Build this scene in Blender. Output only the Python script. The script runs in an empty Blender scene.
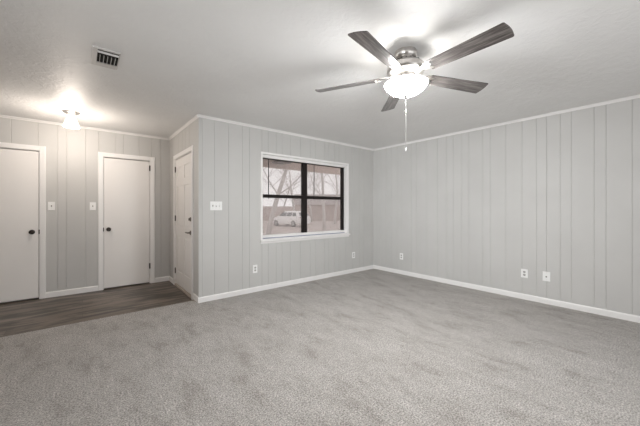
import bpy, bmesh, math, random
from mathutils import Vector, Matrix
random.seed(7)
sc = bpy.context.scene
C = sc.collection
PI = math.pi
def R(d): return math.radians(d)

# ---------------------------------------------------------------- camera
F_PX = 290.0
YAW = 39.3
cam_d = bpy.data.cameras.new('camera'); cam = bpy.data.objects.new('camera', cam_d); C.objects.link(cam)
cam_d.sensor_width = 36.0; cam_d.lens = F_PX / 640 * 36.0; cam_d.shift_y = -4 / 640
cam_d.clip_start = 0.05; cam_d.clip_end = 300
cam.location = (0, 0, 1.22); cam.rotation_euler = (R(90), 0, R(-YAW))
sc.camera = cam

# ---------------------------------------------------------------- world, added fill lamps, exposure
w = bpy.data.worlds.new('overcast_sky'); sc.world = w; w.use_nodes = True
bg = w.node_tree.nodes['Background']; bg.inputs[0].default_value = (0.95, 0.93, 0.93, 1); bg.inputs[1].default_value = 1.25
sc.view_settings.view_transform = 'Standard'; sc.view_settings.look = 'None'
sc.view_settings.gamma = 1.0; sc.view_settings.exposure = 0.09; sc.view_settings.use_curve_mapping = False
try:
    sc.cycles.use_denoising = True
    sc.cycles.max_bounces = 10; sc.cycles.diffuse_bounces = 6; sc.cycles.transparent_max_bounces = 16
    sc.cycles.sample_clamp_indirect = 4.0
except Exception: pass
def area(name, loc, rot, sx, sy, e, col):
    l = bpy.data.lights.new(name, 'AREA'); l.shape = 'RECTANGLE'; l.size = sx; l.size_y = sy; l.energy = e; l.color = col
    o = bpy.data.objects.new(name, l); C.objects.link(o); o.location = loc; o.rotation_euler = rot; return o
# added fill lamps, out of view, behind and left of the camera
area('added_rear_fill', (1.8, -1.84, 1.25), (R(90), 0, 0), 3.0, 1.7, 29, (0.97, 0.985, 1.0))
area('added_side_fill', (-2.94, 0.6, 1.25), (R(90), 0, R(-90)), 2.2, 1.6, 5, (1.0, 0.72, 0.50))

# added narrow beam lamp, out of view, brightening the far corner
beam = area('added_corner_beam', (-2.92, 0.6, 1.25), (0, 0, 0), 1.7, 1.2, 16, (0.96, 0.985, 1.0))
beam.data.spread = R(50)
beam.rotation_euler = (Vector((4.6, 3.15, 1.5)) - beam.location).to_track_quat('-Z', 'Y').to_euler()

# ---------------------------------------------------------------- materials
def mat(name, col, rough=0.6, metal=0.0, spec=0.5):
    m = bpy.data.materials.new(name); m.use_nodes = True
    b = m.node_tree.nodes['Principled BSDF']
    b.inputs['Base Color'].default_value = (*col, 1); b.inputs['Roughness'].default_value = rough
    b.inputs['Metallic'].default_value = metal; b.inputs['Specular IOR Level'].default_value = spec
    return m
def nodes(m): return m.node_tree.nodes, m.node_tree.links, m.node_tree.nodes['Principled BSDF']
def coords(m, scale=(1, 1, 1), rot=(0, 0, 0), kind='Object'):
    n, l, b = nodes(m)
    tc = n.new('ShaderNodeTexCoord'); mp = n.new('ShaderNodeMapping')
    mp.inputs['Scale'].default_value = scale; mp.inputs['Rotation'].default_value = rot
    l.new(tc.outputs[kind], mp.inputs['Vector']); return mp.outputs['Vector']
def noise(m, vec, scale, detail=3, rough=0.5, dist=0.0):
    n, l, b = nodes(m); t = n.new('ShaderNodeTexNoise')
    t.inputs['Scale'].default_value = scale; t.inputs['Detail'].default_value = detail
    t.inputs['Roughness'].default_value = rough; t.inputs['Distortion'].default_value = dist
    l.new(vec, t.inputs['Vector']); return t.outputs['Fac']
def ramp(m, fac, stops):
    n, l, b = nodes(m); r = n.new('ShaderNodeValToRGB'); e = r.color_ramp.elements
    while len(e) < len(stops): e.new(0.5)
    for k, (p, c) in enumerate(stops): e[k].position = p; e[k].color = (*c, 1) if len(c) == 3 else c
    l.new(fac, r.inputs[0]); return r.outputs[0]
def mixc(m, a, b_, fac, mode='MIX'):
    n, l, b = nodes(m); x = n.new('ShaderNodeMix'); x.data_type = 'RGBA'; x.blend_type = mode
    if isinstance(fac, (int, float)): x.inputs[0].default_value = fac
    else: l.new(fac, x.inputs[0])
    for s, v in ((6, a), (7, b_)):
        if isinstance(v, tuple): x.inputs[s].default_value = (*v, 1)
        else: l.new(v, x.inputs[s])
    return x.outputs[2]
def bump(m, h, strength, dist, prev=None):
    n, l, b = nodes(m); x = n.new('ShaderNodeBump'); x.inputs['Strength'].default_value = strength; x.inputs['Distance'].default_value = dist
    l.new(h, x.inputs['Height'])
    if prev: l.new(prev, x.inputs['Normal'])
    return x.outputs[0]
def setc(m, c): n, l, b = nodes(m); l.new(c, b.inputs['Base Color'])
def setn(m, c): n, l, b = nodes(m); l.new(c, b.inputs['Normal'])

M = {}
def paint(name, col, rough, amt=0.03, bs=0.08):
    m = mat(name, col, rough); v = coords(m, kind='Object'); f = noise(m, v, 2.2, 4)
    setc(m, ramp(m, f, [(0.3, tuple(c * (1 - amt) for c in col)), (0.7, tuple(min(1, c * (1 + amt)) for c in col))]))
    setn(m, bump(m, noise(m, v, 160, 2), bs, 0.002)); M[name] = m; return m
paint('wall_paint', (0.53, 0.525, 0.512), 0.5)
paint('trim_white', (0.82, 0.81, 0.80), 0.35, 0.01, 0.03)
paint('door_white', (0.82, 0.80, 0.78), 0.38, 0.015, 0.05)
paint('plastic_white', (0.85, 0.85, 0.84), 0.3, 0.01, 0.0)
# ceiling: trowelled texture
m = paint('ceiling_paint', (0.80, 0.80, 0.795), 0.55, 0.02, 0.0)
v = coords(m, kind='Object')
h1 = ramp(m, noise(m, v, 13, 5, 0.6, 0.6), [(0.42, (0, 0, 0)), (0.60, (1, 1, 1))])
h2 = noise(m, v, 45, 3, 0.6)
setn(m, bump(m, h2, 0.25, 0.004, bump(m, h1, 0.26, 0.006)))
# carpet: cut pile with brushed patches
m = mat('carpet_pile', (0.42, 0.39, 0.36), 0.95, spec=0.1); M['carpet'] = m
v = coords(m)
vr = coords(m, (1.0, 0.42, 1), (0, 0, R(35)))
patch = ramp(m, noise(m, vr, 5.5, 6, 0.72, 0.15), [(0.37, (0.305, 0.278, 0.252)), (0.45, (0.378, 0.352, 0.326)), (0.62, (0.44, 0.415, 0.390))])
fine = ramp(m, noise(m, v, 100, 4, 0.85), [(0.40, (0.20, 0.19, 0.18)), (0.5, (0.92, 0.92, 0.92)), (0.60, (1.9, 1.9, 1.9))])
mid = ramp(m, noise(m, v, 22, 4, 0.7), [(0.3, (0.86, 0.86, 0.86)), (0.7, (1.1, 1.1, 1.1))])
setc(m, mixc(m, mixc(m, patch, fine, 0.75, 'MULTIPLY'), mid, 1.0, 'MULTIPLY'))
nn, ll, bb = nodes(m)
bb.inputs['Sheen Weight'].default_value = 0.25; bb.inputs['Sheen Roughness'].default_value = 0.6
setn(m, bump(m, noise(m, v, 170, 2, 0.7), 0.9, 0.012, bump(m, noise(m, vr, 14, 3), 0.35, 0.02)))
# plank floor
m = mat('vinyl_plank', (0.1, 0.09, 0.08), 0.38); M['plank'] = m; nn, ll, bb = nodes(m)
v = coords(m)
br = nn.new('ShaderNodeTexBrick'); ll.new(v, br.inputs['Vector'])
br.inputs['Color1'].default_value = (0.085, 0.066, 0.052, 1); br.inputs['Color2'].default_value = (0.15, 0.122, 0.10, 1)
br.inputs['Mortar'].default_value = (0.04, 0.03, 0.026, 1); br.inputs['Scale'].default_value = 1.0
br.inputs['Mortar Size'].default_value = 0.0015; br.inputs['Brick Width'].default_value = 1.2; br.inputs['Row Height'].default_value = 0.16
g = ramp(m, noise(m, coords(m, (0.8, 4.2, 1)), 2.2, 5, 0.65, 0.5), [(0.43, (0.22, 0.20, 0.17)), (0.55, (1.45, 1.42, 1.37))])
setc(m, mixc(m, br.outputs['Color'], g, 0.85, 'MULTIPLY'))
# metals and others
M['nickel'] = mat('brushed_nickel', (0.62, 0.60, 0.58), 0.28, 1.0)
M['bronze'] = mat('dark_bronze', (0.035, 0.028, 0.024), 0.35, 0.7)
M['black_frame'] = mat('bronze_aluminium', (0.012, 0.009, 0.008), 0.6, 0.0, 0.25)
M['dark_slot'] = mat('dark_opening', (0.02, 0.02, 0.02), 0.8)
M['duct_shadow'] = mat('duct_shadow_black', (0.01, 0.009, 0.008), 0.9)  # near-black colour for the shadow inside the duct
M['blue_line'] = mat('blue_grey_line', (0.17, 0.19, 0.30), 0.6)
M['threshold'] = mat('weathered_threshold', (0.42, 0.37, 0.33), 0.6)
for k in ('nickel', 'bronze', 'threshold', 'blue_line'):
    m = M[k]; nn, ll, bb = nodes(m); c0 = tuple(bb.inputs['Base Color'].default_value)[:3]
    setc(m, ramp(m, noise(m, coords(m), 30, 3), [(0.3, tuple(c * 0.93 for c in c0)), (0.7, tuple(c * 1.07 for c in c0))]))
# fan blades: weathered grey wood
m = mat('grey_wood_blade', (0.2, 0.18, 0.17), 0.30); M['blade'] = m
m.node_tree.nodes['Principled BSDF'].inputs['Coat Weight'].default_value = 0.5; m.node_tree.nodes['Principled BSDF'].inputs['Coat Roughness'].default_value = 0.2
v = coords(m, (1.5, 22, 1))
f1 = noise(m, v, 3.0, 5, 0.65, 0.6)
setc(m, ramp(m, f1, [(0.36, (0.035, 0.029, 0.027)), (0.5, (0.10, 0.088, 0.083)), (0.66, (0.21, 0.19, 0.18))]))
setn(m, bump(m, f1, 0.15, 0.002))
def glassy(name, tint, refl=0.06):
    m = bpy.data.materials.new(name); m.use_nodes = True; n = m.node_tree.nodes; l = m.node_tree.links
    n.remove(n['Principled BSDF']); out = n['Material Output']
    t = n.new('ShaderNodeBsdfTransparent'); t.inputs[0].default_value = (*tint, 1)
    g = n.new('ShaderNodeBsdfGlossy'); g.inputs['Roughness'].default_value = 0.03
    lw = n.new('ShaderNodeLayerWeight'); lw.inputs['Blend'].default_value = 0.25
    mt = n.new('ShaderNodeMath'); mt.operation = 'MULTIPLY_ADD'; mt.inputs[1].default_value = 0.5; mt.inputs[2].default_value = refl
    l.new(lw.outputs['Fresnel'], mt.inputs[0])
    x = n.new('ShaderNodeMixShader'); l.new(mt.outputs[0], x.inputs[0]); l.new(t.outputs[0], x.inputs[1]); l.new(g.outputs[0], x.inputs[2])
    l.new(x.outputs[0], out.inputs['Surface']); return m
M['pane'] = glassy('window_glass', (0.97, 0.96, 0.96), 0.03)
M['clear'] = glassy('clear_lamp_glass', (0.97, 0.97, 0.97), 0.05)
def veil(name, col, cover):
    m = bpy.data.materials.new(name); m.use_nodes = True; n = m.node_tree.nodes; l = m.node_tree.links
    n.remove(n['Principled BSDF']); out = n['Material Output']
    t = n.new('ShaderNodeBsdfTransparent'); d = n.new('ShaderNodeBsdfDiffuse'); d.inputs[0].default_value = (*col, 1)
    tl = n.new('ShaderNodeBsdfTranslucent'); tl.inputs[0].default_value = (*col, 1); ad = n.new('ShaderNodeMixShader')
    l.new(d.outputs[0], ad.inputs[1]); l.new(tl.outputs[0], ad.inputs[2])
    x = n.new('ShaderNodeMixShader'); x.inputs[0].default_value = cover
    l.new(t.outputs[0], x.inputs[1]); l.new(ad.outputs[0], x.inputs[2]); l.new(x.outputs[0], out.inputs['Surface']); return m
M['jar'] = veil('frosted_jar_glass', (0.95, 0.95, 0.95), 0.45)
M['screen'] = veil('insect_screen_mesh', (0.72, 0.70, 0.69), 0.24)
def glow(name, col, s):
    m = bpy.data.materials.new(name); m.use_nodes = True; b = m.node_tree.nodes['Principled BSDF']
    b.inputs['Base Color'].default_value = (0.9, 0.9, 0.88, 1); b.inputs['Roughness'].default_value = 0.25
    b.inputs['Emission Color'].default_value = (*col, 1); b.inputs['Emission Strength'].default_value = s; return m
M['bowl'] = glow('lit_frosted_bowl', (0.98, 0.995, 1.0), 178.0)
M['bowl_inner'] = glow('lit_bowl_inner_face', (1.0, 0.98, 0.95), 3.0)
M['bulb'] = glow('lit_bulb', (1.0, 0.96, 0.92), 16.0)
M['fan_bulb'] = glow('lit_fan_bulb', (1.0, 0.97, 0.94), 7.0)

# ---------------------------------------------------------------- mesh helpers
def box(bm, x0, x1, y0, y1, z0, z1, bev=0.0):
    r = bmesh.ops.create_cube(bm, size=1.0); vs = r['verts']
    for v in vs:
        v.co = Vector((x0 + (v.co.x + .5) * (x1 - x0), y0 + (v.co.y + .5) * (y1 - y0), z0 + (v.co.z + .5) * (z1 - z0)))
    if bev > 0:
        es = list({e for v in vs for e in v.link_edges})
        bmesh.ops.bevel(bm, geom=es, offset=bev, segments=2, profile=0.5, affect='EDGES')
def prism(bm, pts, z0, z1, f=lambda a, b, z: (a, b, z)):
    lo = [bm.verts.new(f(a, b, z0)) for a, b in pts]; hi = [bm.verts.new(f(a, b, z1)) for a, b in pts]
    n = len(pts)
    for i in range(n): bm.faces.new((lo[i], lo[(i + 1) % n], hi[(i + 1) % n], hi[i]))
    bm.faces.new(lo[::-1]); bm.faces.new(hi)
def lathe(bm, prof, seg=40, mtx=Matrix.Identity(4), cap=True):
    rings = []
    for r, z in prof:
        if r < 1e-5: rings.append([bm.verts.new(mtx @ Vector((0, 0, z)))])
        else: rings.append([bm.verts.new(mtx @ Vector((r * math.cos(2 * PI * k / seg), r * math.sin(2 * PI * k / seg), z))) for k in range(seg)])
    for a, b in zip(rings, rings[1:]):
        for k in range(seg):
            k2 = (k + 1) % seg
            if len(a) == 1 and len(b) == 1: continue
            if len(a) == 1: bm.faces.new((a[0], b[k2], b[k]))
            elif len(b) == 1: bm.faces.new((a[k], a[k2], b[0]))
            else: bm.faces.new((a[k], a[k2], b[k2], b[k]))
    if cap:
        for ring in (rings[0], rings[-1]):
            if len(ring) > 1:
                try: bm.faces.new(ring)
                except ValueError: pass
def tube(bm, pts, radii, seg=8):
    pts = [Vector(p) for p in pts]
    if isinstance(radii, (int, float)): radii = [radii] * len(pts)
    rings = []; up = Vector((0.13, 0.31, 0.94))
    for i, p in enumerate(pts):
        t = (pts[min(i + 1, len(pts) - 1)] - pts[max(i - 1, 0)]).normalized()
        a = t.cross(up)
        if a.length < 0.1: a = t.cross(Vector((1, 0, 0)))
        a.normalize(); b = t.cross(a)
        rings.append([bm.verts.new(p + radii[i] * (math.cos(2 * PI * k / seg) * a + math.sin(2 * PI * k / seg) * b)) for k in range(seg)])
    for a, b in zip(rings, rings[1:]):
        for k in range(seg): bm.faces.new((a[k], a[(k + 1) % seg], b[(k + 1) % seg], b[k]))
    bm.faces.new(rings[0][::-1]); bm.faces.new(rings[-1])
def obj(name, bm, m, parent=None, smooth=False, loc=None):
    bmesh.ops.recalc_face_normals(bm, faces=bm.faces)
    me = bpy.data.meshes.new(name); bm.to_mesh(me); bm.free()
    if isinstance(m, str): m = M[m]
    me.materials.append(m)
    o = bpy.data.objects.new(name, me); C.objects.link(o)
    if smooth:
        for p in me.polygons: p.use_smooth = True
        if smooth == 'auto':
            try: me.set_sharp_from_angle(angle=R(35))
            except Exception: pass
    if parent: o.parent = parent
    if loc: o.location = loc
    return o
def B(name, m, parent, *dims, bev=0.0, loc=None):
    bm = bmesh.new(); box(bm, *dims, bev=bev); return obj(name, bm, m, parent, loc=loc)
def thing(name, label, cat, loc=(0, 0, 0), rotz=0, group=None, kind=None):
    o = bpy.data.objects.new(name, None); C.objects.link(o); o.location = loc; o.rotation_euler = (0, 0, rotz); o.empty_display_size = 0.1
    return tag(o, label, cat, group, kind)
def tag(o, label, cat, group=None, kind=None):
    o['label'] = label; o['category'] = cat
    if group: o['group'] = group
    if kind: o['kind'] = kind
    return o
def S(o, label, cat): return tag(o, label, cat, None, 'structure')
def clone(o, label, loc, rotz=None):
    c = o.copy(); C.objects.link(c); c['label'] = label; c.location = loc
    if rotz is not None: c.rotation_euler = (0, 0, rotz)
    for ch in list(o.children):
        d = ch.copy(); C.objects.link(d); d.parent = c
        for g2 in list(ch.children):
            e = g2.copy(); C.objects.link(e); e.parent = d
    return c

# ---------------------------------------------------------------- room shell
YB, XC, YA, XS = 3.912, 4.623, 5.55, 1.17       # window wall, right wall, hall wall, entry side wall
XL, YR, ZC, ZF = -3.0, -1.9, 2.44, -0.02
GAPS = [.204, .100, .203, .107, .138, .108, .161, .194]     # plank widths of the panelling, repeating
def grooves(start, lo, hi, seq):
    out = []; u = start; k = 0
    while u < hi: out.append(u); u += seq[k % 8]; k += 1
    u = start; k = -1
    while u > lo: u -= seq[k % 8]; k -= 1; out.append(u)
    return sorted(g for g in out if lo < g < hi)
gC = grooves(1.504, YR, YB, GAPS)
gB = grooves(1.768, XS, XC, [.106, .203, .107, .138, .108, .161, .194, .204])
gA = sorted([-0.732, -0.473, -0.276, -0.18, 0.035, 0.889, 1.03, 0.19, 0.40, 0.50, 0.71, -0.87, -1.05, -1.16, -1.4, -1.6, -1.7, -1.95, -2.1, -2.3, -2.5, -2.7])
gS = [4.05, 4.35, 4.56, 4.72, 4.95, 5.34, 5.44]
def panel(bm, u0, u1, z0, z1, gr, f, thick=0.12, gw=0.0042, gd=0.005):
    pts = [(u0, 0)]
    for g in gr:
        if u0 + gw < g < u1 - gw: pts += [(g - gw, 0), (g - gw * .35, gd), (g + gw * .35, gd), (g + gw, 0)]
    pts += [(u1, 0), (u1, thick), (u0, thick)]
    prism(bm, pts, z0, z1, f)
fB = lambda u, d, z: (u, YB + d, z)
fA = lambda u, d, z: (u, YA + d, z)
fC = lambda u, d, z: (XC + d, u, z)
fS = lambda u, d, z: (XS + d, u, z)
# window wall, with opening
WX0, WX1, WZ0, WZ1 = 2.085, 3.87, 0.755, 2.05
bm = bmesh.new()
panel(bm, XS, WX0, 0, ZC, gB, fB, 0.14); panel(bm, WX1, XC, 0, ZC, gB, fB, 0.14)
panel(bm, WX0, WX1, 0, WZ0, gB, fB, 0.14); panel(bm, WX0, WX1, WZ1, ZC, gB, fB, 0.14)
S(obj('wall_front', bm, 'wall_paint'), 'light grey grooved panel wall holding the window', 'wall')
bm = bmesh.new(); panel(bm, YR, YB + .14, 0, ZC, gC, fC)
S(obj('wall_right', bm, 'wall_paint'), 'long light grey grooved panel wall on the right', 'wall')
# hall wall, with two door recesses
D1 = (-1.283, -0.470); D2 = (0.254, 0.866)
bm = bmesh.new()
for a, b_ in ((XL, D1[0] - .012), (D1[1] + .012, D2[0] - .012), (D2[1] + .012, XS + .12)): panel(bm, a, b_, ZF, ZC, gA, fA, 0.07)
for a, b_ in (D1, D2): panel(bm, a - .012, b_ + .012, 2.025, ZC, gA, fA, 0.07)
box(bm, XL, XS + .12, YA + .07, YA + .12, ZF, ZC)
S(obj('wall_back', bm, 'wall_paint'), 'warm grey panel wall of the entry with two flat doors', 'wall')
# entry side wall with front door recess
D3 = (4.235, 5.150)
bm = bmesh.new()
for a, b_ in ((YB + .14, D3[0] - .012), (D3[1] + .012, YA)): panel(bm, a, b_, ZF, ZC, gS, fS, 0.07)
panel(bm, D3[0] - .012, D3[1] + .012, 2.03, ZC, gS, fS, 0.07)
box(bm, XS + .07, XS + .14, YB + .14, YA, ZF, ZC)
S(obj('wall_entry', bm, 'wall_paint'), 'short grey wall at the entry holding the panelled front door', 'wall')
# walls behind the camera, with window openings added for the fill light
def plain_wall(name, f, u0, u1, ou0, ou1, oz0, oz1, label, gr):
    bm = bmesh.new()
    panel(bm, u0, ou0, 0 if name != 'wall_left' else ZF, ZC, gr, f); panel(bm, ou1, u1, ZF, ZC, gr, f)
    panel(bm, ou0, ou1, ZF, oz0, gr, f); panel(bm, ou0, ou1, oz1, ZC, gr, f)
    S(obj(name, bm, 'wall_paint'), label, 'wall')
plain_wall('wall_rear', lambda u, d, z: (u, YR - d, z), XL, XC, -0.15, 3.35, 0.35, 2.15, 'grey panel wall behind the viewpoint', grooves(0.1, XL, XC, GAPS))
plain_wall('wall_left', lambda u, d, z: (XL - d, u, z), YR - .12, YA + .12, -0.55, 1.75, 0.4, 2.1, 'grey panel wall left of the viewpoint', grooves(0.1, YR, YA, GAPS))
for nm, pts, ax in (('added_window_2', (-0.15, 3.35, 0.35, 2.15), 'r'), ('added_window_3', (-0.55, 1.75, 0.4, 2.1), 'l')):  # unseen windows, added to go with the fill lamps
    a, b_, z0, z1 = pts; bm = bmesh.new(); n = 3
    def q(u0, u1, za, zb):
        if ax == 'r': box(bm, u0, u1, YR - .10, YR - .06, za, zb)
        else: box(bm, XL - .10, XL - .06, u0, u1, za, zb)
    q(a, b_, z0, z0 + .05); q(a, b_, z1 - .05, z1)
    for k in range(n + 1): u = a + (b_ - a - .05) * k / n; q(u, u + .05, z0 + .05, z1 - .05)
    S(obj(nm, bm, 'black_frame'), 'added dark framed window behind the viewpoint' if ax == 'r' else 'added dark framed window left of the viewpoint', 'window')

bm = bmesh.new(); box(bm, XL - .12, XC + .12, YR - .12, YB + .14, ZC, ZC + .1); box(bm, XL - .12, XS + .14, YB + .14, YA + .12, ZC, ZC + .1)
S(obj('ceiling', bm, 'ceiling_paint'), 'white ceiling with trowelled texture', 'ceiling')
YE = 4.06
bm = bmesh.new(); box(bm, XL - .12, XC, YR - .12, YB, -0.08, 0.0); box(bm, XL - .12, XS, YB, YE, -0.08, 0.0)
S(obj('floor_carpet', bm, 'carpet'), 'beige grey cut pile carpet covering the main room', 'floor')
bm = bmesh.new(); box(bm, XL - .12, XS + .07, YE, YA + .07, -0.08, ZF)
S(obj('floor', bm, 'plank'), 'dark grey brown plank floor strip of the entry', 'floor')
bm = bmesh.new(); box(bm, XL, XS, YE - .004, YE + .012, ZF, 0.001)
S(obj('trim_3', bm, mat('edge_strip', (0.16, 0.13, 0.11), 0.5)), 'thin dark edge strip between carpet and plank floor', 'trim')

# baseboards and crown
def base_prof(h=0.072, t=0.013): return [(0, 0), (t, 0), (t, h - .012), (t * .45, h), (0, h)]
def run(bm, f, u0, u1, prof, zb=0.0):
    lo = [bm.verts.new(f(u0, -d, zb + z)) for d, z in prof]; hi = [bm.verts.new(f(u1, -d, zb + z)) for d, z in prof]
    n = len(prof)
    for i in range(n): bm.faces.new((lo[i], lo[(i + 1) % n], hi[(i + 1) % n], hi[i]))
    bm.faces.new(lo[::-1]); bm.faces.new(hi)
bm = bmesh.new(); run(bm, fB, XS - .013, XC, base_prof()); S(obj('baseboard_front', bm, 'trim_white'), 'white baseboard under the window wall', 'baseboard')
bm = bmesh.new(); run(bm, fC, YR, YB - .013, base_prof()); S(obj('baseboard_right', bm, 'trim_white'), 'white baseboard along the right panel wall', 'baseboard')
bm = bmesh.new()
for a, b_ in ((XL, D1[0] - .075), (D1[1] + .066, D2[0] - .066), (D2[1] + .068, XS)): run(bm, fA, a, b_, base_prof(.078), ZF)
S(obj('baseboard_back', bm, 'trim_white'), 'white baseboard at the plank floor between the doors', 'baseboard')
bm = bmesh.new(); run(bm, fS, YB, 4.155, base_prof(.075), 0.0); run(bm, fS, 5.23, YA - .013, base_prof(.078), ZF)
S(obj('baseboard_entry', bm, 'trim_white'), 'short white baseboard beside the front door', 'baseboard')
cr = [(0, 0), (.028, 0), (.028, -.008), (.017, -.012), (.011, -.020), (.007, -.028), (0, -.028)]
for nm, f, a, b_, lb in (('trim_1', fB, XS - .028, XC, 'white crown moulding over the window wall'), ('trim_2', fC, YR, YB - .028, 'white crown moulding over the right wall'),
                         ('trim_4', fA, XL, XS, 'white crown moulding over the entry back wall'), ('trim_5', fS, YB, YA - .028, 'white crown moulding over the front door wall')):
    bm = bmesh.new(); run(bm, f, a, b_, cr, ZC); S(obj(nm, bm, 'trim_white'), lb, 'moulding')
# outside corner strip
bm = bmesh.new(); box(bm, XS - .006, XS + .024, YB - .006, YB + .0, .072, ZC - .028); box(bm, XS - .005, XS - .0005, YB, YB + .024, .075, ZC - .028)
S(obj('trim_6', bm, 'wall_paint'), 'slim grey corner strip where the entry meets the window wall', 'trim')

# ---------------------------------------------------------------- window 1
win = thing('window_1', 'recessed window with dark frame and white surround looking on a parked car', 'window', kind='structure')
bm = bmesh.new(); t = .028
box(bm, WX0 - t, WX0, YB - .012, YB, WZ0, WZ1 + t); box(bm, WX1, WX1 + t, YB - .012, YB, WZ0, WZ1 + t); box(bm, WX0, WX1, YB - .012, YB, WZ1, WZ1 + t)
obj('window_casing', bm, 'trim_white', win)
bm = bmesh.new(); e = .004
box(bm, WX0, WX0 + e, YB, YB + .09, WZ0, WZ1); box(bm, WX1 - e, WX1, YB, YB + .09, WZ0, WZ1); box(bm, WX0, WX1, YB, YB + .09, WZ1 - e, WZ1)
obj('window_reveal', bm, 'trim_white', win)
bm = bmesh.new(); box(bm, WX0 - .04, WX1 + .035, YB - .045, YB, WZ0 - .022, WZ0, bev=.004); box(bm, WX0 + .001, WX1 - .001, YB, YB + .085, WZ0, WZ0 + .01); box(bm, WX0 - .03, WX1 + .028, YB - .014, YB, WZ0 - .055, WZ0 - .022)
obj('window_sill', bm, 'trim_white', win)
bm = bmesh.new(); y0, y1 = YB + .09, YB + .138; x0, x1 = WX0, WX1
box(bm, x0, x0 + .055, y0, y1, WZ0, WZ1); box(bm, x1 - .055, x1, y0, y1, WZ0 + .06, WZ1)
box(bm, x0, x1, y0, y1, WZ1 - .05, WZ1)
XM0, XM1 = 2.895, 2.985
box(bm, XM0, XM1, y0 - .006, y1, WZ0 + .03, WZ1)
for a, b_ in ((x0 + .055, XM0), (XM1, x1 - .055)): box(bm, a, b_, y0 - .004, y1, 1.395, 1.447)
obj('window_frame', bm, 'black_frame', win)
bm = bmesh.new(); box(bm, x0, x1, y0 - .01, y1, WZ0 + .018, WZ0 + .062, bev=.003); obj('bottom_rail', bm, 'trim_white', win)
bm = bmesh.new(); box(bm, x0, x1, y0 - .016, y0 - .008, WZ0 + .008, WZ0 + .020); obj('blue_grey_strip', bm, 'blue_line', win)  # thin blue-grey strip along the foot of the bottom rail
for a, b_ in ((x0 + .055, XM0), (XM1, x1 - .055)):
    for z0, z1 in ((WZ0 + .062, 1.395), (1.447, WZ1 - .05)):
        B('pane', 'pane', win, a, b_, y0 + .020, y0 + .024, z0, z1)
bm = bmesh.new(); box(bm, x0 + .03, x1 - .03, y1 + .002, y1 + .003, WZ0 + .05, WZ1 - .03); obj('insect_screen', bm, 'screen', win)
# raised blind: headrail and dark wands
bl = thing('window_blind', 'white blind headrail at the window top with two dark hanging wands', 'blind', (0, 0, 0))
B('headrail', 'trim_white', bl, WX0 + .012, WX1 - .012, YB + .025, YB + .065, WZ1 - .048, WZ1 - .005, bev=.003)
for x in (2.200, 3.085):
    bm = bmesh.new(); tube(bm, [(x, YB + .022, 1.985), (x, YB + .018, 1.99), (x, YB + .020, 1.38)], [.003, .0055, .0065]); obj('wand', bm, 'black_frame', bl, True)

# ---------------------------------------------------------------- doors
def door_common(root, W, knob_u, hinge_side, hinge_z, f, top, zf):
    """casing around an opening of width W (u from 0 to W), f maps (u, depth, z)"""
    bm = bmesh.new(); c = .062
    prof = [(-.012, 0), (-.012 - c, 0), (-.012 - c, -.012), (-.012 - c + .01, -.017), (-.03, -.013), (-.012, -.011)]
    prism(bm, [(u, d) for u, d in prof], zf, top + .012 + c, f)
    prism(bm, [(W - u, d) for u, d in prof][::-1], zf, top + .012 + c, f)
    prism(bm, [(-.012, 0), (W + .012, 0), (W + .012, -.013), (-.012, -.013)], top + .012, top + .012 + c, f)
    obj('door_casing', bm, 'trim_white', root)
    bm = bmesh.new()
    for a, b_ in ((-.012, -.004), (W + .004, W + .012)): prism(bm, [(a, 0.0), (b_, 0.0), (b_, .07), (a, .07)], zf, top + .004, f)
    prism(bm, [(-.012, 0.0), (W + .012, 0.0), (W + .012, .07), (-.012, .07)], top + .004, top + .012, f)
    obj('door_jamb', bm, 'trim_white', root)
    for z in hinge_z:
        bm = bmesh.new(); u = W + .002 if hinge_side > 0 else -.002
        prism(bm, [(u - .009, -.008), (u + .009, -.008), (u + .009, .006), (u - .009, .006)], z - .045, z + .045, f)
        o = obj('hinge', bm, 'bronze', root)
def flat_door(name, x0, x1, knob_x, label, hz):
    root = thing(name, label, 'door', (x0, YA, 0), kind='structure')
    W = x1 - x0; f = lambda u, d, z: (u, d, z)
    door_common(root, W, knob_x, 1, hz, f, 2.015, ZF)
    B('door_slab', 'door_white', root, 0, W, .008, .045, 0.0, 2.010, bev=.002)
    bm = bmesh.new(); mt = Matrix.Translation((knob_x, .008, .905)) @ Matrix.Rotation(R(90), 4, 'X')
    lathe(bm, [(.0, 0), (.031, 0), (.031, .006), (.014, .012), (.011, .030), (.020, .036), (.027, .046), (.028, .055), (.020, .064), (0, .066)], 24, mt)
    obj('door_knob', bm, 'bronze', root, 'auto')
    bm = bmesh.new(); u = W + .006 if knob_x > W / 2 else -.006
    box(bm, u - .006, u + .006, -.004, .002, .875, .935); obj('strike_plate', bm, 'bronze', root)
    return root
flat_door('door_1', D1[0], D1[1], (D1[1] - D1[0]) - .066, 'flat white door at the far left edge with round dark knob on its right', [])
flat_door('door_2', D2[0], D2[1], .058, 'narrow flat white door with round dark knob on its left, near the corner', [1.90, .27])
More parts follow.
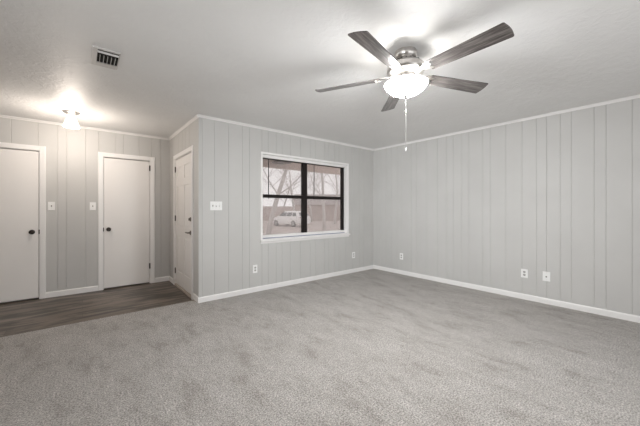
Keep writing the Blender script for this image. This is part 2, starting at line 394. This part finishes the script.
# front door, six panels
root = thing('door_3', 'white six panel front door seen obliquely in the side wall of the entry', 'door', (XS, D3[0], 0), kind='structure')
W = D3[1] - D3[0]
fd = lambda u, d, z: (d, u, z)
door_common(root, W, .07, 1, [1.86, 1.07, .22], fd, 2.015, ZF)
bm = bmesh.new()
zs = [.02, .23, .80, .94, 1.58, 1.68, 1.88, 2.01]; us = [0, .11, .405, .51, .805, W]
T = .03                                          # back of the recess
box(bm, .012, .045, 0, W, .02, 2.01)
for (a, b_) in ((us[0], us[1]), (us[2], us[3]), (us[4], us[5])): box(bm, .005, .012, a, b_, .02, 2.01)
for (a, b_) in ((us[1], us[2]), (us[3], us[4])):
    for (z0, z1) in ((zs[0], zs[1]), (zs[2], zs[3]), (zs[4], zs[5]), (zs[6], zs[7])): box(bm, .005, .012, a, b_, z0, z1)
    for (z0, z1) in ((zs[1], zs[2]), (zs[3], zs[4]), (zs[5], zs[6])):
        g = .028; lo = [(.012, a + g * .5, z0 + g * .5), (.012, b_ - g * .5, z0 + g * .5), (.012, b_ - g * .5, z1 - g * .5), (.012, a + g * .5, z1 - g * .5)]
        hi = [(.006, a + g * 1.4, z0 + g * 1.4), (.006, b_ - g * 1.4, z0 + g * 1.4), (.006, b_ - g * 1.4, z1 - g * 1.4), (.006, a + g * 1.4, z1 - g * 1.4)]
        L = [bm.verts.new(p) for p in lo]; H = [bm.verts.new(p) for p in hi]
        for i in range(4): bm.faces.new((L[i], L[(i + 1) % 4], H[(i + 1) % 4], H[i]))
        bm.faces.new(H)
obj('door_slab', bm, 'door_white', root)
bm = bmesh.new(); mt = Matrix.Translation((.005, .068, 1.075)) @ Matrix.Rotation(R(-90), 4, 'Y')
lathe(bm, [(0, 0), (.030, 0), (.030, .008), (.022, .014), (0, .014)], 24, mt); box(bm, -.024, -.008, .064, .072, 1.058, 1.092)
obj('deadbolt', bm, mat('aged_nickel', (0.20, 0.18, 0.16), .35, .9), root, 'auto')
bm = bmesh.new(); mt = Matrix.Translation((.005, .068, .885)) @ Matrix.Rotation(R(-90), 4, 'Y')
lathe(bm, [(0, 0), (.032, 0), (.032, .008), (.013, .013), (.011, .045), (0, .048)], 24, mt)
tube(bm, [(-.038, .066, .885), (-.044, .10, .887), (-.043, .145, .889), (-.038, .175, .884)], [.010, .010, .009, .007], 10)
obj('door_handle', bm, bpy.data.materials['aged_nickel'], root, 'auto')
B('threshold', 'threshold', root, -.012, .06, -.004, W + .004, ZF, .012, bev=.003)

# ---------------------------------------------------------------- switches and outlets
# built facing -y around the origin of the plate, rotated for the right wall
def plate(root, w_, h_):
    B('cover_plate', 'plastic_white', root, -w_ / 2, w_ / 2, -.006, 0, -h_ / 2, h_ / 2, bev=.002)
def switch(n, loc, label, rotz=0, group=None):
    r = thing('light_switch', label, 'switch', loc, rotz, group); w_ = .072 + .044 * (n - 1); plate(r, w_, .118)
    for k in range(n):
        u = (k - (n - 1) / 2) * .046
        B('switch_slot', mat('slot_shadow_grey', (.35, .34, .33), .6), r, u - .006, u + .006, -.0068, -.006, -.013, .013)
        bm = bmesh.new(); prism(bm, [(-.006, -.003), (-.018, .006 * (1 if k != 2 else -1) + .004), (-.018, .012 * (1 if k != 2 else -1)), (-.006, .010)], u - .0045, u + .0045, lambda a, b, z: (z, a, b))
        obj('toggle', bm, 'plastic_white' if k else mat('toggle_ivory', (.42, .38, .33), .4), r)
        for s in (-1, 1):
            bm = bmesh.new(); lathe(bm, [(0, 0), (.003, 0), (.0025, .001), (0, .001)], 10, Matrix.Translation((u, -.006, s * .030)) @ Matrix.Rotation(R(90), 4, 'X')); obj('screw', bm, 'nickel', r)
    return r
def outlet(loc, label, rotz=0, group='duplex wall outlets low on the panel walls', w_=.072):
    r = thing('wall_outlet', label, 'outlet', loc, rotz, group); plate(r, w_, .118)
    for s in (-1, 1):
        bm = bmesh.new(); z = s * .020
        prism(bm, [(.017 * math.cos(a), z + max(-.0135, min(.0135, .017 * math.sin(a)))) for a in [2 * PI * k / 20 for k in range(20)]], -.0085, -.006, lambda a, b, d: (a, d, b))
        f_ = obj('receptacle', bm, mat('receptacle_grey', (.52, .51, .49), .5), r)
        bm = bmesh.new()
        for u in (-.0065, .0065): box(bm, u - .0022, u + .0022, -.0092, -.0084, z - .003, z + .008)
        box(bm, -.003, .003, -.0092, -.0084, z - .011, z - .006)
        obj('slot', bm, 'dark_slot', f_)
    bm = bmesh.new(); lathe(bm, [(0, 0), (.003, 0), (.0025, .001), (0, .001)], 10, Matrix.Translation((0, -.006, 0)) @ Matrix.Rotation(R(90), 4, 'X')); obj('screw', bm, 'nickel', r)
    return r
switch(1, (-.339, YA, 1.262), 'single white toggle switch just right of the far left door')
switch(1, (.118, YA, 1.262), 'single white toggle switch just left of the narrow closed door')
switch(3, (1.392, YB, 1.262), 'wide white triple toggle switch plate on the window wall')
outlet((1.965, YB, .338), 'white duplex outlet below the left end of the window sill')
outlet((4.035, YB, .334), 'white duplex outlet right of the window near the far corner')
outlet((XC, 3.237, .333), 'white duplex outlet on the right wall nearest the far corner', R(-90))
outlet((XC, 1.283, .350), 'white duplex outlet on the right wall beside the plain cable plate', R(-90), w_=.078)
r = thing('cable_plate', 'plain white cable jack plate with one small centre socket on the right wall', 'wall plate', (XC, 1.043, .352), R(-90))
plate(r, .080, .122)
bm = bmesh.new(); lathe(bm, [(0, 0), (.008, 0), (.008, .003), (.0048, .0035), (.0048, .010), (0, .010)], 14, Matrix.Translation((0, -.006, -.004)) @ Matrix.Rotation(R(90), 4, 'X')); obj('socket', bm, mat('jack_metal', (.12, .11, .10), .4, .8), r, 'auto')
for s in (-1, 1):
    bm = bmesh.new(); lathe(bm, [(0, 0), (.003, 0), (.0025, .001), (0, .001)], 10, Matrix.Translation((0, -.006, s * .045)) @ Matrix.Rotation(R(90), 4, 'X')); obj('screw', bm, 'nickel', r)

# ---------------------------------------------------------------- ceiling vent
vx0, vx1, vy0, vy1 = .055, .232, 2.745, 3.085
r = thing('ceiling_vent', 'small white ceiling air register with dark gaps between its vanes', 'vent', (0, 0, ZC))
bm = bmesh.new(); fr = .022
box(bm, vx0, vx0 + .034, vy0, vy1, -.010, 0, bev=.003); box(bm, vx1 - .006, vx1, vy0, vy1, -.006, 0, bev=.001)
box(bm, vx0 + .034, vx1 - .010, vy0, vy0 + .022, -.009, 0, bev=.002); box(bm, vx0 + .034, vx1 - .010, vy1 - .075, vy1, -.009, 0, bev=.002)
M['vent_paint'] = mat('vent_enamel', (.60, .585, .57), .4)
obj('frame', bm, 'vent_paint', r)
B('duct_shadow_sheet', 'duct_shadow', r, vx0 + .03, vx1 - .008, vy0 + .02, vy1 - .07, -.002, -.0005)  # flat dark sheet, painted shadow in place of an open duct
for k in range(5):
    u = vx0 + .050 + k * .0245; bm = bmesh.new()
    pr = [(u, -.003), (u + .002, -.003), (u + .003, -.008), (u + .004, -.013), (u + .003, -.0135), (u + .001, -.0085)]
    prism(bm, pr, vy0 + .115, vy1 - .076, lambda a, b, z: (a, z, b)); obj('vane', bm, 'vent_paint', r)
bm = bmesh.new(); prism(bm, [(vy0 + .050, -.003), (vy0 + .054, -.003), (vy0 + .060, -.016), (vy0 + .056, -.017)], vx0 + .034, vx1 - .010, lambda a, b, z: (z, a, b)); obj('cross_bar', bm, 'vent_paint', r)

# ---------------------------------------------------------------- entry light
ex, ey = -.109, 4.80
r = thing('entry_ceiling_light', 'small flush ceiling light with nickel base and pale glass jar, lit, over the entry', 'light', (ex, ey, ZC))
bm = bmesh.new(); lathe(bm, [(0, 0), (.088, 0), (.088, -.008), (.075, -.020), (.045, -.026), (.045, -.040), (0, -.040)], 40); obj('base', bm, 'nickel', r, 'auto')
bm = bmesh.new(); lathe(bm, [(.040, -.030), (.040, -.055), (.046, -.080), (.076, -.165), (.082, -.192), (.079, -.194), (.072, -.165), (.043, -.082)], 40, cap=False); obj('glass_jar', bm, 'jar', r, True)
bm = bmesh.new(); lathe(bm, [(0, -.040), (.014, -.042), (.016, -.090), (.026, -.115), (.031, -.137), (.025, -.160), (.012, -.169), (0, -.171)], 24); obj('bulb', bm, 'bulb', r, True)
pl = bpy.data.lights.new('entry_bulb_light', 'POINT'); pl.energy = 21; pl.color = (1.0, .88, .77); pl.shadow_soft_size = .035
po = bpy.data.objects.new('entry_bulb_light', pl); C.objects.link(po); po.location = (ex, ey, ZC - .24)

# ---------------------------------------------------------------- ceiling fan
FX, FY = 1.944, 1.322
fan = thing('ceiling_fan', 'five blade ceiling fan with grey wood blades, nickel motor and lit frosted bowl', 'ceiling fan', (FX, FY, ZC))
bm = bmesh.new(); lathe(bm, [(0, 0), (.082, 0), (.084, -.006), (.084, -.038), (.078, -.050), (.070, -.056), (0, -.056)], 48); obj('canopy', bm, 'nickel', fan, 'auto')
bm = bmesh.new(); lathe(bm, [(0, -.052), (.064, -.054), (.066, -.066), (.082, -.078), (.118, -.096), (.142, -.120), (.144, -.150), (.134, -.166), (.095, -.180), (0, -.180)], 56); mo = obj('motor_housing', bm, 'nickel', fan, 'auto')
bm = bmesh.new(); tube(bm, [(.090, 0, -.0805), (.112, 0, -.0915)], .004, 6); vs0 = obj('vent_slot', bm, 'dark_slot', mo)
for k in range(1, 20):
    vs = vs0.copy(); C.objects.link(vs); vs.rotation_euler = (0, 0, 2 * PI * k / 20)
bm = bmesh.new(); lathe(bm, [(0, -.180), (.070, -.180), (.070, -.205), (.055, -.212), (.055, -.232), (.085, -.238), (.088, -.246), (0, -.248)], 48); lk = obj('light_kit', bm, 'nickel', fan, 'auto')
RB = .162; zr = -.254
bm = bmesh.new(); prof = []
for k in range(15):
    a = .38 + (PI / 2 - .38) * k / 14; prof.append((RB * math.cos(a) / math.cos(.38) if k < 14 else 0, zr - .088 * (math.sin(a) - math.sin(.38)) / (1 - math.sin(.38))))
inner = [(max(0, r_ - .006), z_ + .005) for r_, z_ in prof][::-1] + [(RB + .001, zr + .007), (RB + .003, zr + .003), (RB + .001, zr - .001)]
lathe(bm, prof, 56, cap=False); gb = obj('glass_bowl', bm, 'bowl', fan, True)
bm = bmesh.new(); lathe(bm, inner, 56, cap=False); obj('bowl_inside', bm, 'bowl_inner', gb, True)
bm = bmesh.new(); lathe(bm, [(0, zr - .084), (.020, zr - .085), (.021, zr - .091), (.012, zr - .096), (.009, zr - .104), (.005, zr - .110), (0, zr - .111)], 24); fin = obj('finial', bm, 'nickel', fan, 'auto')
bm = bmesh.new(); tube(bm, [(0, 0, zr - .108), (0, 0, -.745)], .0011, 6)
pc = obj('pull_chain', bm, mat('chain_metal', (.35, .34, .33), .5, .3), fan)
bm = bmesh.new(); lathe(bm, [(0, -.745), (.003, -.748), (.004, -.765), (.003, -.772), (0, -.774)], 12); obj('chain_fob', bm, 'trim_white', pc, True)
bm = bmesh.new(); lathe(bm, [(0, -.455), (.005, -.459), (.005, -.469), (0, -.473)], 10); obj('chain_connector', bm, 'nickel', pc, True)
# blades
PH = -95.5; RT = .742; BZ = -.205; PITCH = R(13)
def blade_bm():
    bm = bmesh.new(); n = 14; top = []; pts = []
    r0, r1 = .205, RT; w0, w1 = .052, .068
    out = [(r0, -w0 + .008), (r0 + .006, -w0)]
    for k in range(1, n + 1): t = k / n; out.append((r0 + (r1 - .018 - r0) * t, -(w0 + (w1 - w0) * t)))
    for k in range(1, 6): a = k / 6 * PI / 2; out.append((r1 - .018 + .010 * math.sin(a), -(w1 - .010 + .010 * math.cos(a))))
    for k in range(-3, 4): out.append((r1 - .008 + .008 * math.cos(k / 4 * PI / 2), k / 4 * (w1 - .010)))
    for k in range(5, 0, -1): a = k / 6 * PI / 2; out.append((r1 - .018 + .010 * math.sin(a), (w1 - .010 + .010 * math.cos(a))))
    for k in range(n, 0, -1): t = k / n; out.append((r0 + (r1 - .018 - r0) * t, (w0 + (w1 - w0) * t)))
    out += [(r0 + .006, w0), (r0, w0 - .008)]
    prism(bm, out, -.003, .003)
    return bm
def iron_bm():
    bm = bmesh.new()
    prism(bm, [(.085, -.018), (.15, -.014), (.185, -.034), (.245, -.040), (.250, -.030), (.205, -.018), (.205, .018), (.250, .030), (.245, .040), (.185, .034), (.15, .014), (.085, .018)], .0035, .0085)
    prism(bm, [(.195, -.026), (.236, -.032), (.240, -.022), (.212, 0), (.240, .022), (.236, .032), (.195, .026)], -.0075, -.0035)
    for u, v_ in ((.230, -.025), (.230, .025), (.203, 0)): lathe(bm, [(0, 0), (.006, 0), (.005, -.003), (0, -.004)], 10, Matrix.Translation((u, v_, -.0075)))
    return bm
bmesh_blade = iron_mesh = None
for k in range(5):
    a = R(PH + 72 * k)
    if k == 0: b0 = obj('blade', blade_bm(), 'blade', fan); i0 = obj('blade_iron', iron_bm(), 'nickel', b0); b = b0
    else:
        b = b0.copy(); C.objects.link(b); i = i0.copy(); C.objects.link(i); i.parent = b
    # leading side higher, trailing side lower
    b.matrix_local = Matrix.Translation((0, 0, BZ + .02)) @ Matrix.Rotation(a, 4, 'Z') @ Matrix.Rotation(R(1.2), 4, 'Y') @ Matrix.Rotation(-PITCH, 4, 'X')
# bulbs inside the bowl
for k in range(3):
    a = R(30 + 120 * k); px, py = .078 * math.cos(a), .078 * math.sin(a)
    bm = bmesh.new(); lathe(bm, [(0, .006), (.014, .004), (.022, -.012), (.022, -.024), (.012, -.034), (0, -.036)], 20, Matrix.Translation((px, py, zr - .004))); obj('bulb', bm, 'fan_bulb', fan, True)
    l = bpy.data.lights.new('fan_bulb_light', 'POINT'); l.energy = 3.0; l.color = (1.0, .975, .94); l.shadow_soft_size = .025
    o = bpy.data.objects.new('fan_bulb_light', l); C.objects.link(o); o.location = (FX + px * 1.5, FY + py * 1.5, ZC + zr + .002)

# ---------------------------------------------------------------- outside
th = R(YAW); FW = Vector((math.sin(th), math.cos(th), 0)); RG = Vector((math.cos(th), -math.sin(th), 0))
def at(px, d, z): p = d * (FW + (px - 320) / F_PX * RG); return Vector((p.x, p.y, z))
ZG = -.66
m = mat('leafy_ground', (.3, .24, .2), .95); M['ground'] = m
v = coords(m); setc(m, ramp(m, noise(m, v, .5, 6, .7), [(.3, (.34, .28, .25)), (.5, (.44, .38, .35)), (.7, (.55, .50, .47))])); setn(m, bump(m, noise(m, v, 12, 4), .6, .05))
bm = bmesh.new(); box(bm, -10, 70, 6.6, 80, ZG - .2, ZG); S(obj('ground', bm, 'ground'), 'brown leaf covered yard beyond the window', 'ground')
m = mat('road_grey', (.36, .34, .33), .9); M['road'] = m; setc(m, ramp(m, noise(m, coords(m), 3, 5), [(.3, (.33, .31, .30)), (.7, (.42, .40, .385))]))
M['concrete'] = mat('porch_concrete', (.42, .39, .37), .85); m = M['concrete']; setc(m, ramp(m, noise(m, coords(m), 6, 4), [(.3, (.36, .33, .31)), (.7, (.46, .43, .41))]))
M['soffit'] = mat('porch_soffit', (.42, .33, .29), .7); m = M['soffit']; setc(m, ramp(m, noise(m, coords(m, (1, 12, 1)), 4, 4), [(.3, (.66, .54, .48)), (.7, (.76, .65, .59))]))
porch = thing('porch', 'brown roofed porch outside the window', 'porch', kind='structure')
B('porch_slab', 'concrete', porch, XS + .14, 7.5, YB + .14, 6.5, ZG, -.12)
B('porch_soffit', 'soffit', porch, XS + .14, 8.5, YB + .14, 6.6, 2.50, 2.56)
B('porch_beam', 'soffit', porch, XS + .14, 8.5, 6.28, 6.42, 2.25, 2.50)
B('porch_post', 'soffit', porch, 6.18, 6.32, 6.28, 6.42, -.12, 2.25)
lx = at(282, 7.1, 2.32)  # unidentified dark flat form below the soffit
r = thing('porch_dark_shape', 'dark flat shape under the porch ceiling seen through the top of the window', 'light', (lx.x, lx.y, 2.50))
bm = bmesh.new(); lathe(bm, [(0, 0), (.09, 0), (.09, -.03), (.03, -.05), (.03, -.10), (0, -.10)], 24); obj('base', bm, 'bronze', r, 'auto')
bm = bmesh.new(); lathe(bm, [(0, -.10), (.20, -.11), (.25, -.135), (.24, -.15), (.12, -.165), (0, -.17)], 32); obj('flat_disc', bm, 'bronze', r, True)

# white car, length axis x (front = +x), centred
M['car_paint'] = mat('white_car_paint', (.80, .79, .78), .3)
M['car_glass'] = mat('car_glass', (.12, .12, .13), .1)
M['tyre'] = mat('tyre_rubber', (.03, .03, .03), .8)
M['lamp_red'] = mat('tail_lamp', (.35, .05, .05), .3)
def car(loc, rot, label):
    r = thing('car', label, 'car', loc, rot)
    # sections: x, half width low, half width belt, z low, z belt, half width roof, z roof
    secs = [(2.28, .70, .66, .34, .66, .62, .70), (2.18, .84, .80, .26, .82, .74, .86), (1.75, .90, .88, .24, .92, .80, .98), (1.10, .91, .89, .24, 1.0, .78, 1.06),
            (.95, .91, .89, .24, 1.02, .74, 1.10), (.30, .91, .90, .24, 1.05, .62, 1.60), (-.3, .91, .90, .24, 1.06, .63, 1.66), (-1.2, .91, .90, .24, 1.08, .62, 1.63), (-1.75, .90, .89, .26, 1.10, .58, 1.55), (-2.12, .88, .87, .30, 1.08, .72, 1.14), (-2.28, .80, .80, .38, .95, .72, 1.02)]
    bm = bmesh.new(); rings = []
    for x, wl, wb, zl, zb, wr, zt in secs:
        half = [(wl * .9, zl), (wl, zl + .12), (wl * 1.01, (zl + zb) / 2), (wb, zb), (wr + .04, zt - .06), (wr - .06, zt)]
        rings.append([bm.verts.new((x, y, z)) for y, z in half] + [bm.verts.new((x, -y, z)) for y, z in half[::-1]])
    for a, b in zip(rings, rings[1:]):
        for k in range(12): bm.faces.new((a[k], a[(k + 1) % 12], b[(k + 1) % 12], b[k]))
    bm.faces.new(rings[0]); bm.faces.new(rings[-1][::-1])
    obj('body', bm, 'car_paint', r, 'auto')
    def side(y0, y1, pts): # window on a leaning side; pts (x, t) with t 0 at belt and 1 at roof
        for s in (-1, 1):
            bm = bmesh.new(); out = []
            for d in (0.012, 0.0):
                out.append([bm.verts.new((x, s * (y0 + (y1 - y0) * t + d), 1.07 + (1.54 - 1.07) * t)) for x, t in pts])
            bm.faces.new(out[0]); bm.faces.new(out[1][::-1])
            for i in range(len(pts)): bm.faces.new((out[0][i], out[0][(i + 1) % len(pts)], out[1][(i + 1) % len(pts)], out[1][i]))
            obj('side_window', bm, 'car_glass', r)
    side(.885, .70, [(.80, .08), (.30, .92), (-.22, .95), (-.22, .08)])
    side(.885, .70, [(-.30, .08), (-.30, .95), (-1.05, .95), (-1.05, .08)])
    side(.885, .69, [(-1.13, .08), (-1.13, .93), (-1.55, .86), (-1.80, .12)])
    bm = bmesh.new(); q = [(1.02, -.70, 1.10), (1.02, .70, 1.10), (.36, .60, 1.60), (.36, -.60, 1.60)]; p = [bm.verts.new(c) for c in q] + [bm.verts.new((c[0] + .03, c[1], c[2] + .02)) for c in q]
    for f_ in ((0, 1, 2, 3), (7, 6, 5, 4), (0, 4, 5, 1), (1, 5, 6, 2), (2, 6, 7, 3), (3, 7, 4, 0)): bm.faces.new([p[i] for i in f_])
    obj('windscreen', bm, 'car_glass', r)
    bm = bmesh.new(); q = [(-2.12, -.66, 1.15), (-2.12, .66, 1.15), (-1.83, .54, 1.50), (-1.83, -.54, 1.50)]; p = [bm.verts.new(c) for c in q] + [bm.verts.new((c[0] - .04, c[1], c[2] + .015)) for c in q]
    for f_ in ((0, 1, 2, 3), (7, 6, 5, 4), (0, 4, 5, 1), (1, 5, 6, 2), (2, 6, 7, 3), (3, 7, 4, 0)): bm.faces.new([p[i] for i in f_])
    obj('rear_window', bm, 'car_glass', r)
    for s in (-1, 1):
        bm = bmesh.new(); box(bm, -2.27, -2.10, s * .72 - .10, s * .72 + .10, .84, 1.04, bev=.02); obj('tail_light', bm, 'lamp_red', r)
        bm = bmesh.new(); box(bm, .80, .98, s * .98 - .08, s * .98 + .08, 1.02, 1.14, bev=.03); obj('side_mirror', bm, 'car_paint', r)
        for x in (1.38, -1.34):
            mt = Matrix.Translation((x, s * .80, .34)) @ Matrix.Rotation(R(-90 * s), 4, 'X')
            bm = bmesh.new(); lathe(bm, [(0, -.08), (.30, -.08), (.335, -.05), (.34, .10), (.31, .13), (.22, .13), (0, .12)], 28, mt); wh = obj('wheel', bm, 'tyre', r, 'auto')
            bm = bmesh.new(); lathe(bm, [(0, .118), (.20, .122), (.225, .134), (.06, .140), (0, .140)], 28, mt); obj('rim', bm, mat('wheel_rim', (.35, .35, .35), .4, .5), wh, 'auto')
    return r
hd = -.76 * RG + .65 * FW
cl = at(290.5, 32, ZG)
car(cl, math.atan2(hd.y, hd.x), 'white parked suv outside, seen through the lower left panes')
# bare trees
M['bark'] = mat('grey_bark', (.27, .24, .225), .9); m = M['bark']; setc(m, ramp(m, noise(m, coords(m, (1, 1, .25)), 8, 4), [(.3, (.48, .45, .43)), (.7, (.60, .57, .55))]))
def tree(px, d, h, r0, lean, label, seed, zb=ZG):
    rnd = random.Random(seed); root = thing('bare_tree', label, 'tree', at(px, d, zb), 0, 'leafless trees outside the window')
    tb = bmesh.new(); bb = bmesh.new()
    lv = Vector((RG.x * lean, RG.y * lean, 1)).normalized()
    def grow(bm_, p, dr, ln, r, lev):
        pts = [p.copy()]; rr = [r]; n = 5
        for i in range(n):
            dr = (dr + Vector((rnd.uniform(-1, 1), rnd.uniform(-1, 1), rnd.uniform(-.2, .6))) * (.09 if lev == 0 else .22)).normalized()
            p = p + dr * ln / n; pts.append(p.copy()); rr.append(r * (1 - .62 * (i + 1) / n))
            if lev < 3 and (lev > 0 or i >= 1):
                for _ in range(2 if lev < 2 else 1):
                    a = rnd.uniform(0, 2 * PI); side_ = Vector((math.cos(a), math.sin(a), 0))
                    grow(bb, p, (dr * .55 + side_ * .8 + Vector((0, 0, .15))).normalized(), ln * rnd.uniform(.38, .58), rr[-1] * .52, lev + 1)
        tube(bm_, pts, [q_ * (1 if lev == 0 else .7) for q_ in rr], 8 if lev == 0 else 4)
    grow(tb, Vector((0, 0, 0)), lv, h, r0, 0)
    obj('trunk', tb, 'bark', root, True); obj('branches', bb, 'bark', root)
TL = [(267, 17, 7, .17, .16, 'thick leaning leafless tree at the left of the window view'), (296, 40, 7, .18, -.1, 'distant leafless tree behind the parked car, left of the mullion'),
      (281, 60, 8, .20, .1, 'distant leafless tree above the front of the parked car'), (324, 23, 7, .15, 0, 'straight leafless trunk in the middle of the right panes'),
      (335, 36, 7, .17, .05, 'leafless tree just right of the middle of the right panes'), (312, 43, 8, .16, -.05, 'slender leafless tree just right of the mullion')]
for i, a in enumerate(TL): tree(*a, seed=20 + i)
# fence and far house
m = mat('weathered_fence', (.34, .26, .23), .9); M['fence'] = m; setc(m, ramp(m, noise(m, coords(m, (1, 1, .2)), 6, 4), [(.3, (.40, .33, .30)), (.7, (.52, .44, .41))]))
a, b_ = at(225, 46, ZG), at(375, 46, ZG); vec = b_ - a; ln = vec.length
fe = thing('yard_fence', 'brown wooden fence across the far side of the yard', 'fence', a, math.atan2(vec.y, vec.x))
bm = bmesh.new(); u = 0
while u < ln: box(bm, u, u + .135, 0, .02, 0.02, 2.3 + random.uniform(-.02, .02)); u += .15
obj('boards', bm, 'fence', fe)
bm = bmesh.new()
for z in (.4, 1.8): box(bm, 0, ln, .02, .06, z, z + .09)
obj('rails', bm, 'fence', fe)
M['siding'] = mat('tan_siding', (.50, .42, .38), .8); M['shingle'] = mat('grey_shingle', (.36, .32, .31), .9)
for k in ('siding', 'shingle'):
    m = M[k]; c0 = tuple(nodes(m)[2].inputs['Base Color'].default_value)[:3]; setc(m, ramp(m, noise(m, coords(m, (.3, .3, 6)), 2, 3), [(.3, tuple(c * .9 for c in c0)), (.7, tuple(c * 1.1 for c in c0))]))
a = at(300, 56, ZG); ho = thing('house', 'low tan house beyond the fence', 'house', a, math.atan2(RG.y, RG.x))
B('wall', 'siding', ho, -1, 14, 0, 8, 0, 2.7)
bm = bmesh.new(); prism(bm, [(-.5, 2.7), (8.5, 2.7), (4, 4.9)], -1.5, 14.5, lambda a_, z_, x_: (x_, a_, z_)); obj('roof', bm, 'shingle', ho)
for x in (2.0, 6.0, 10.0): B('window', 'car_glass', ho, x, x + 1.2, -.05, 0, 1.0, 2.1)
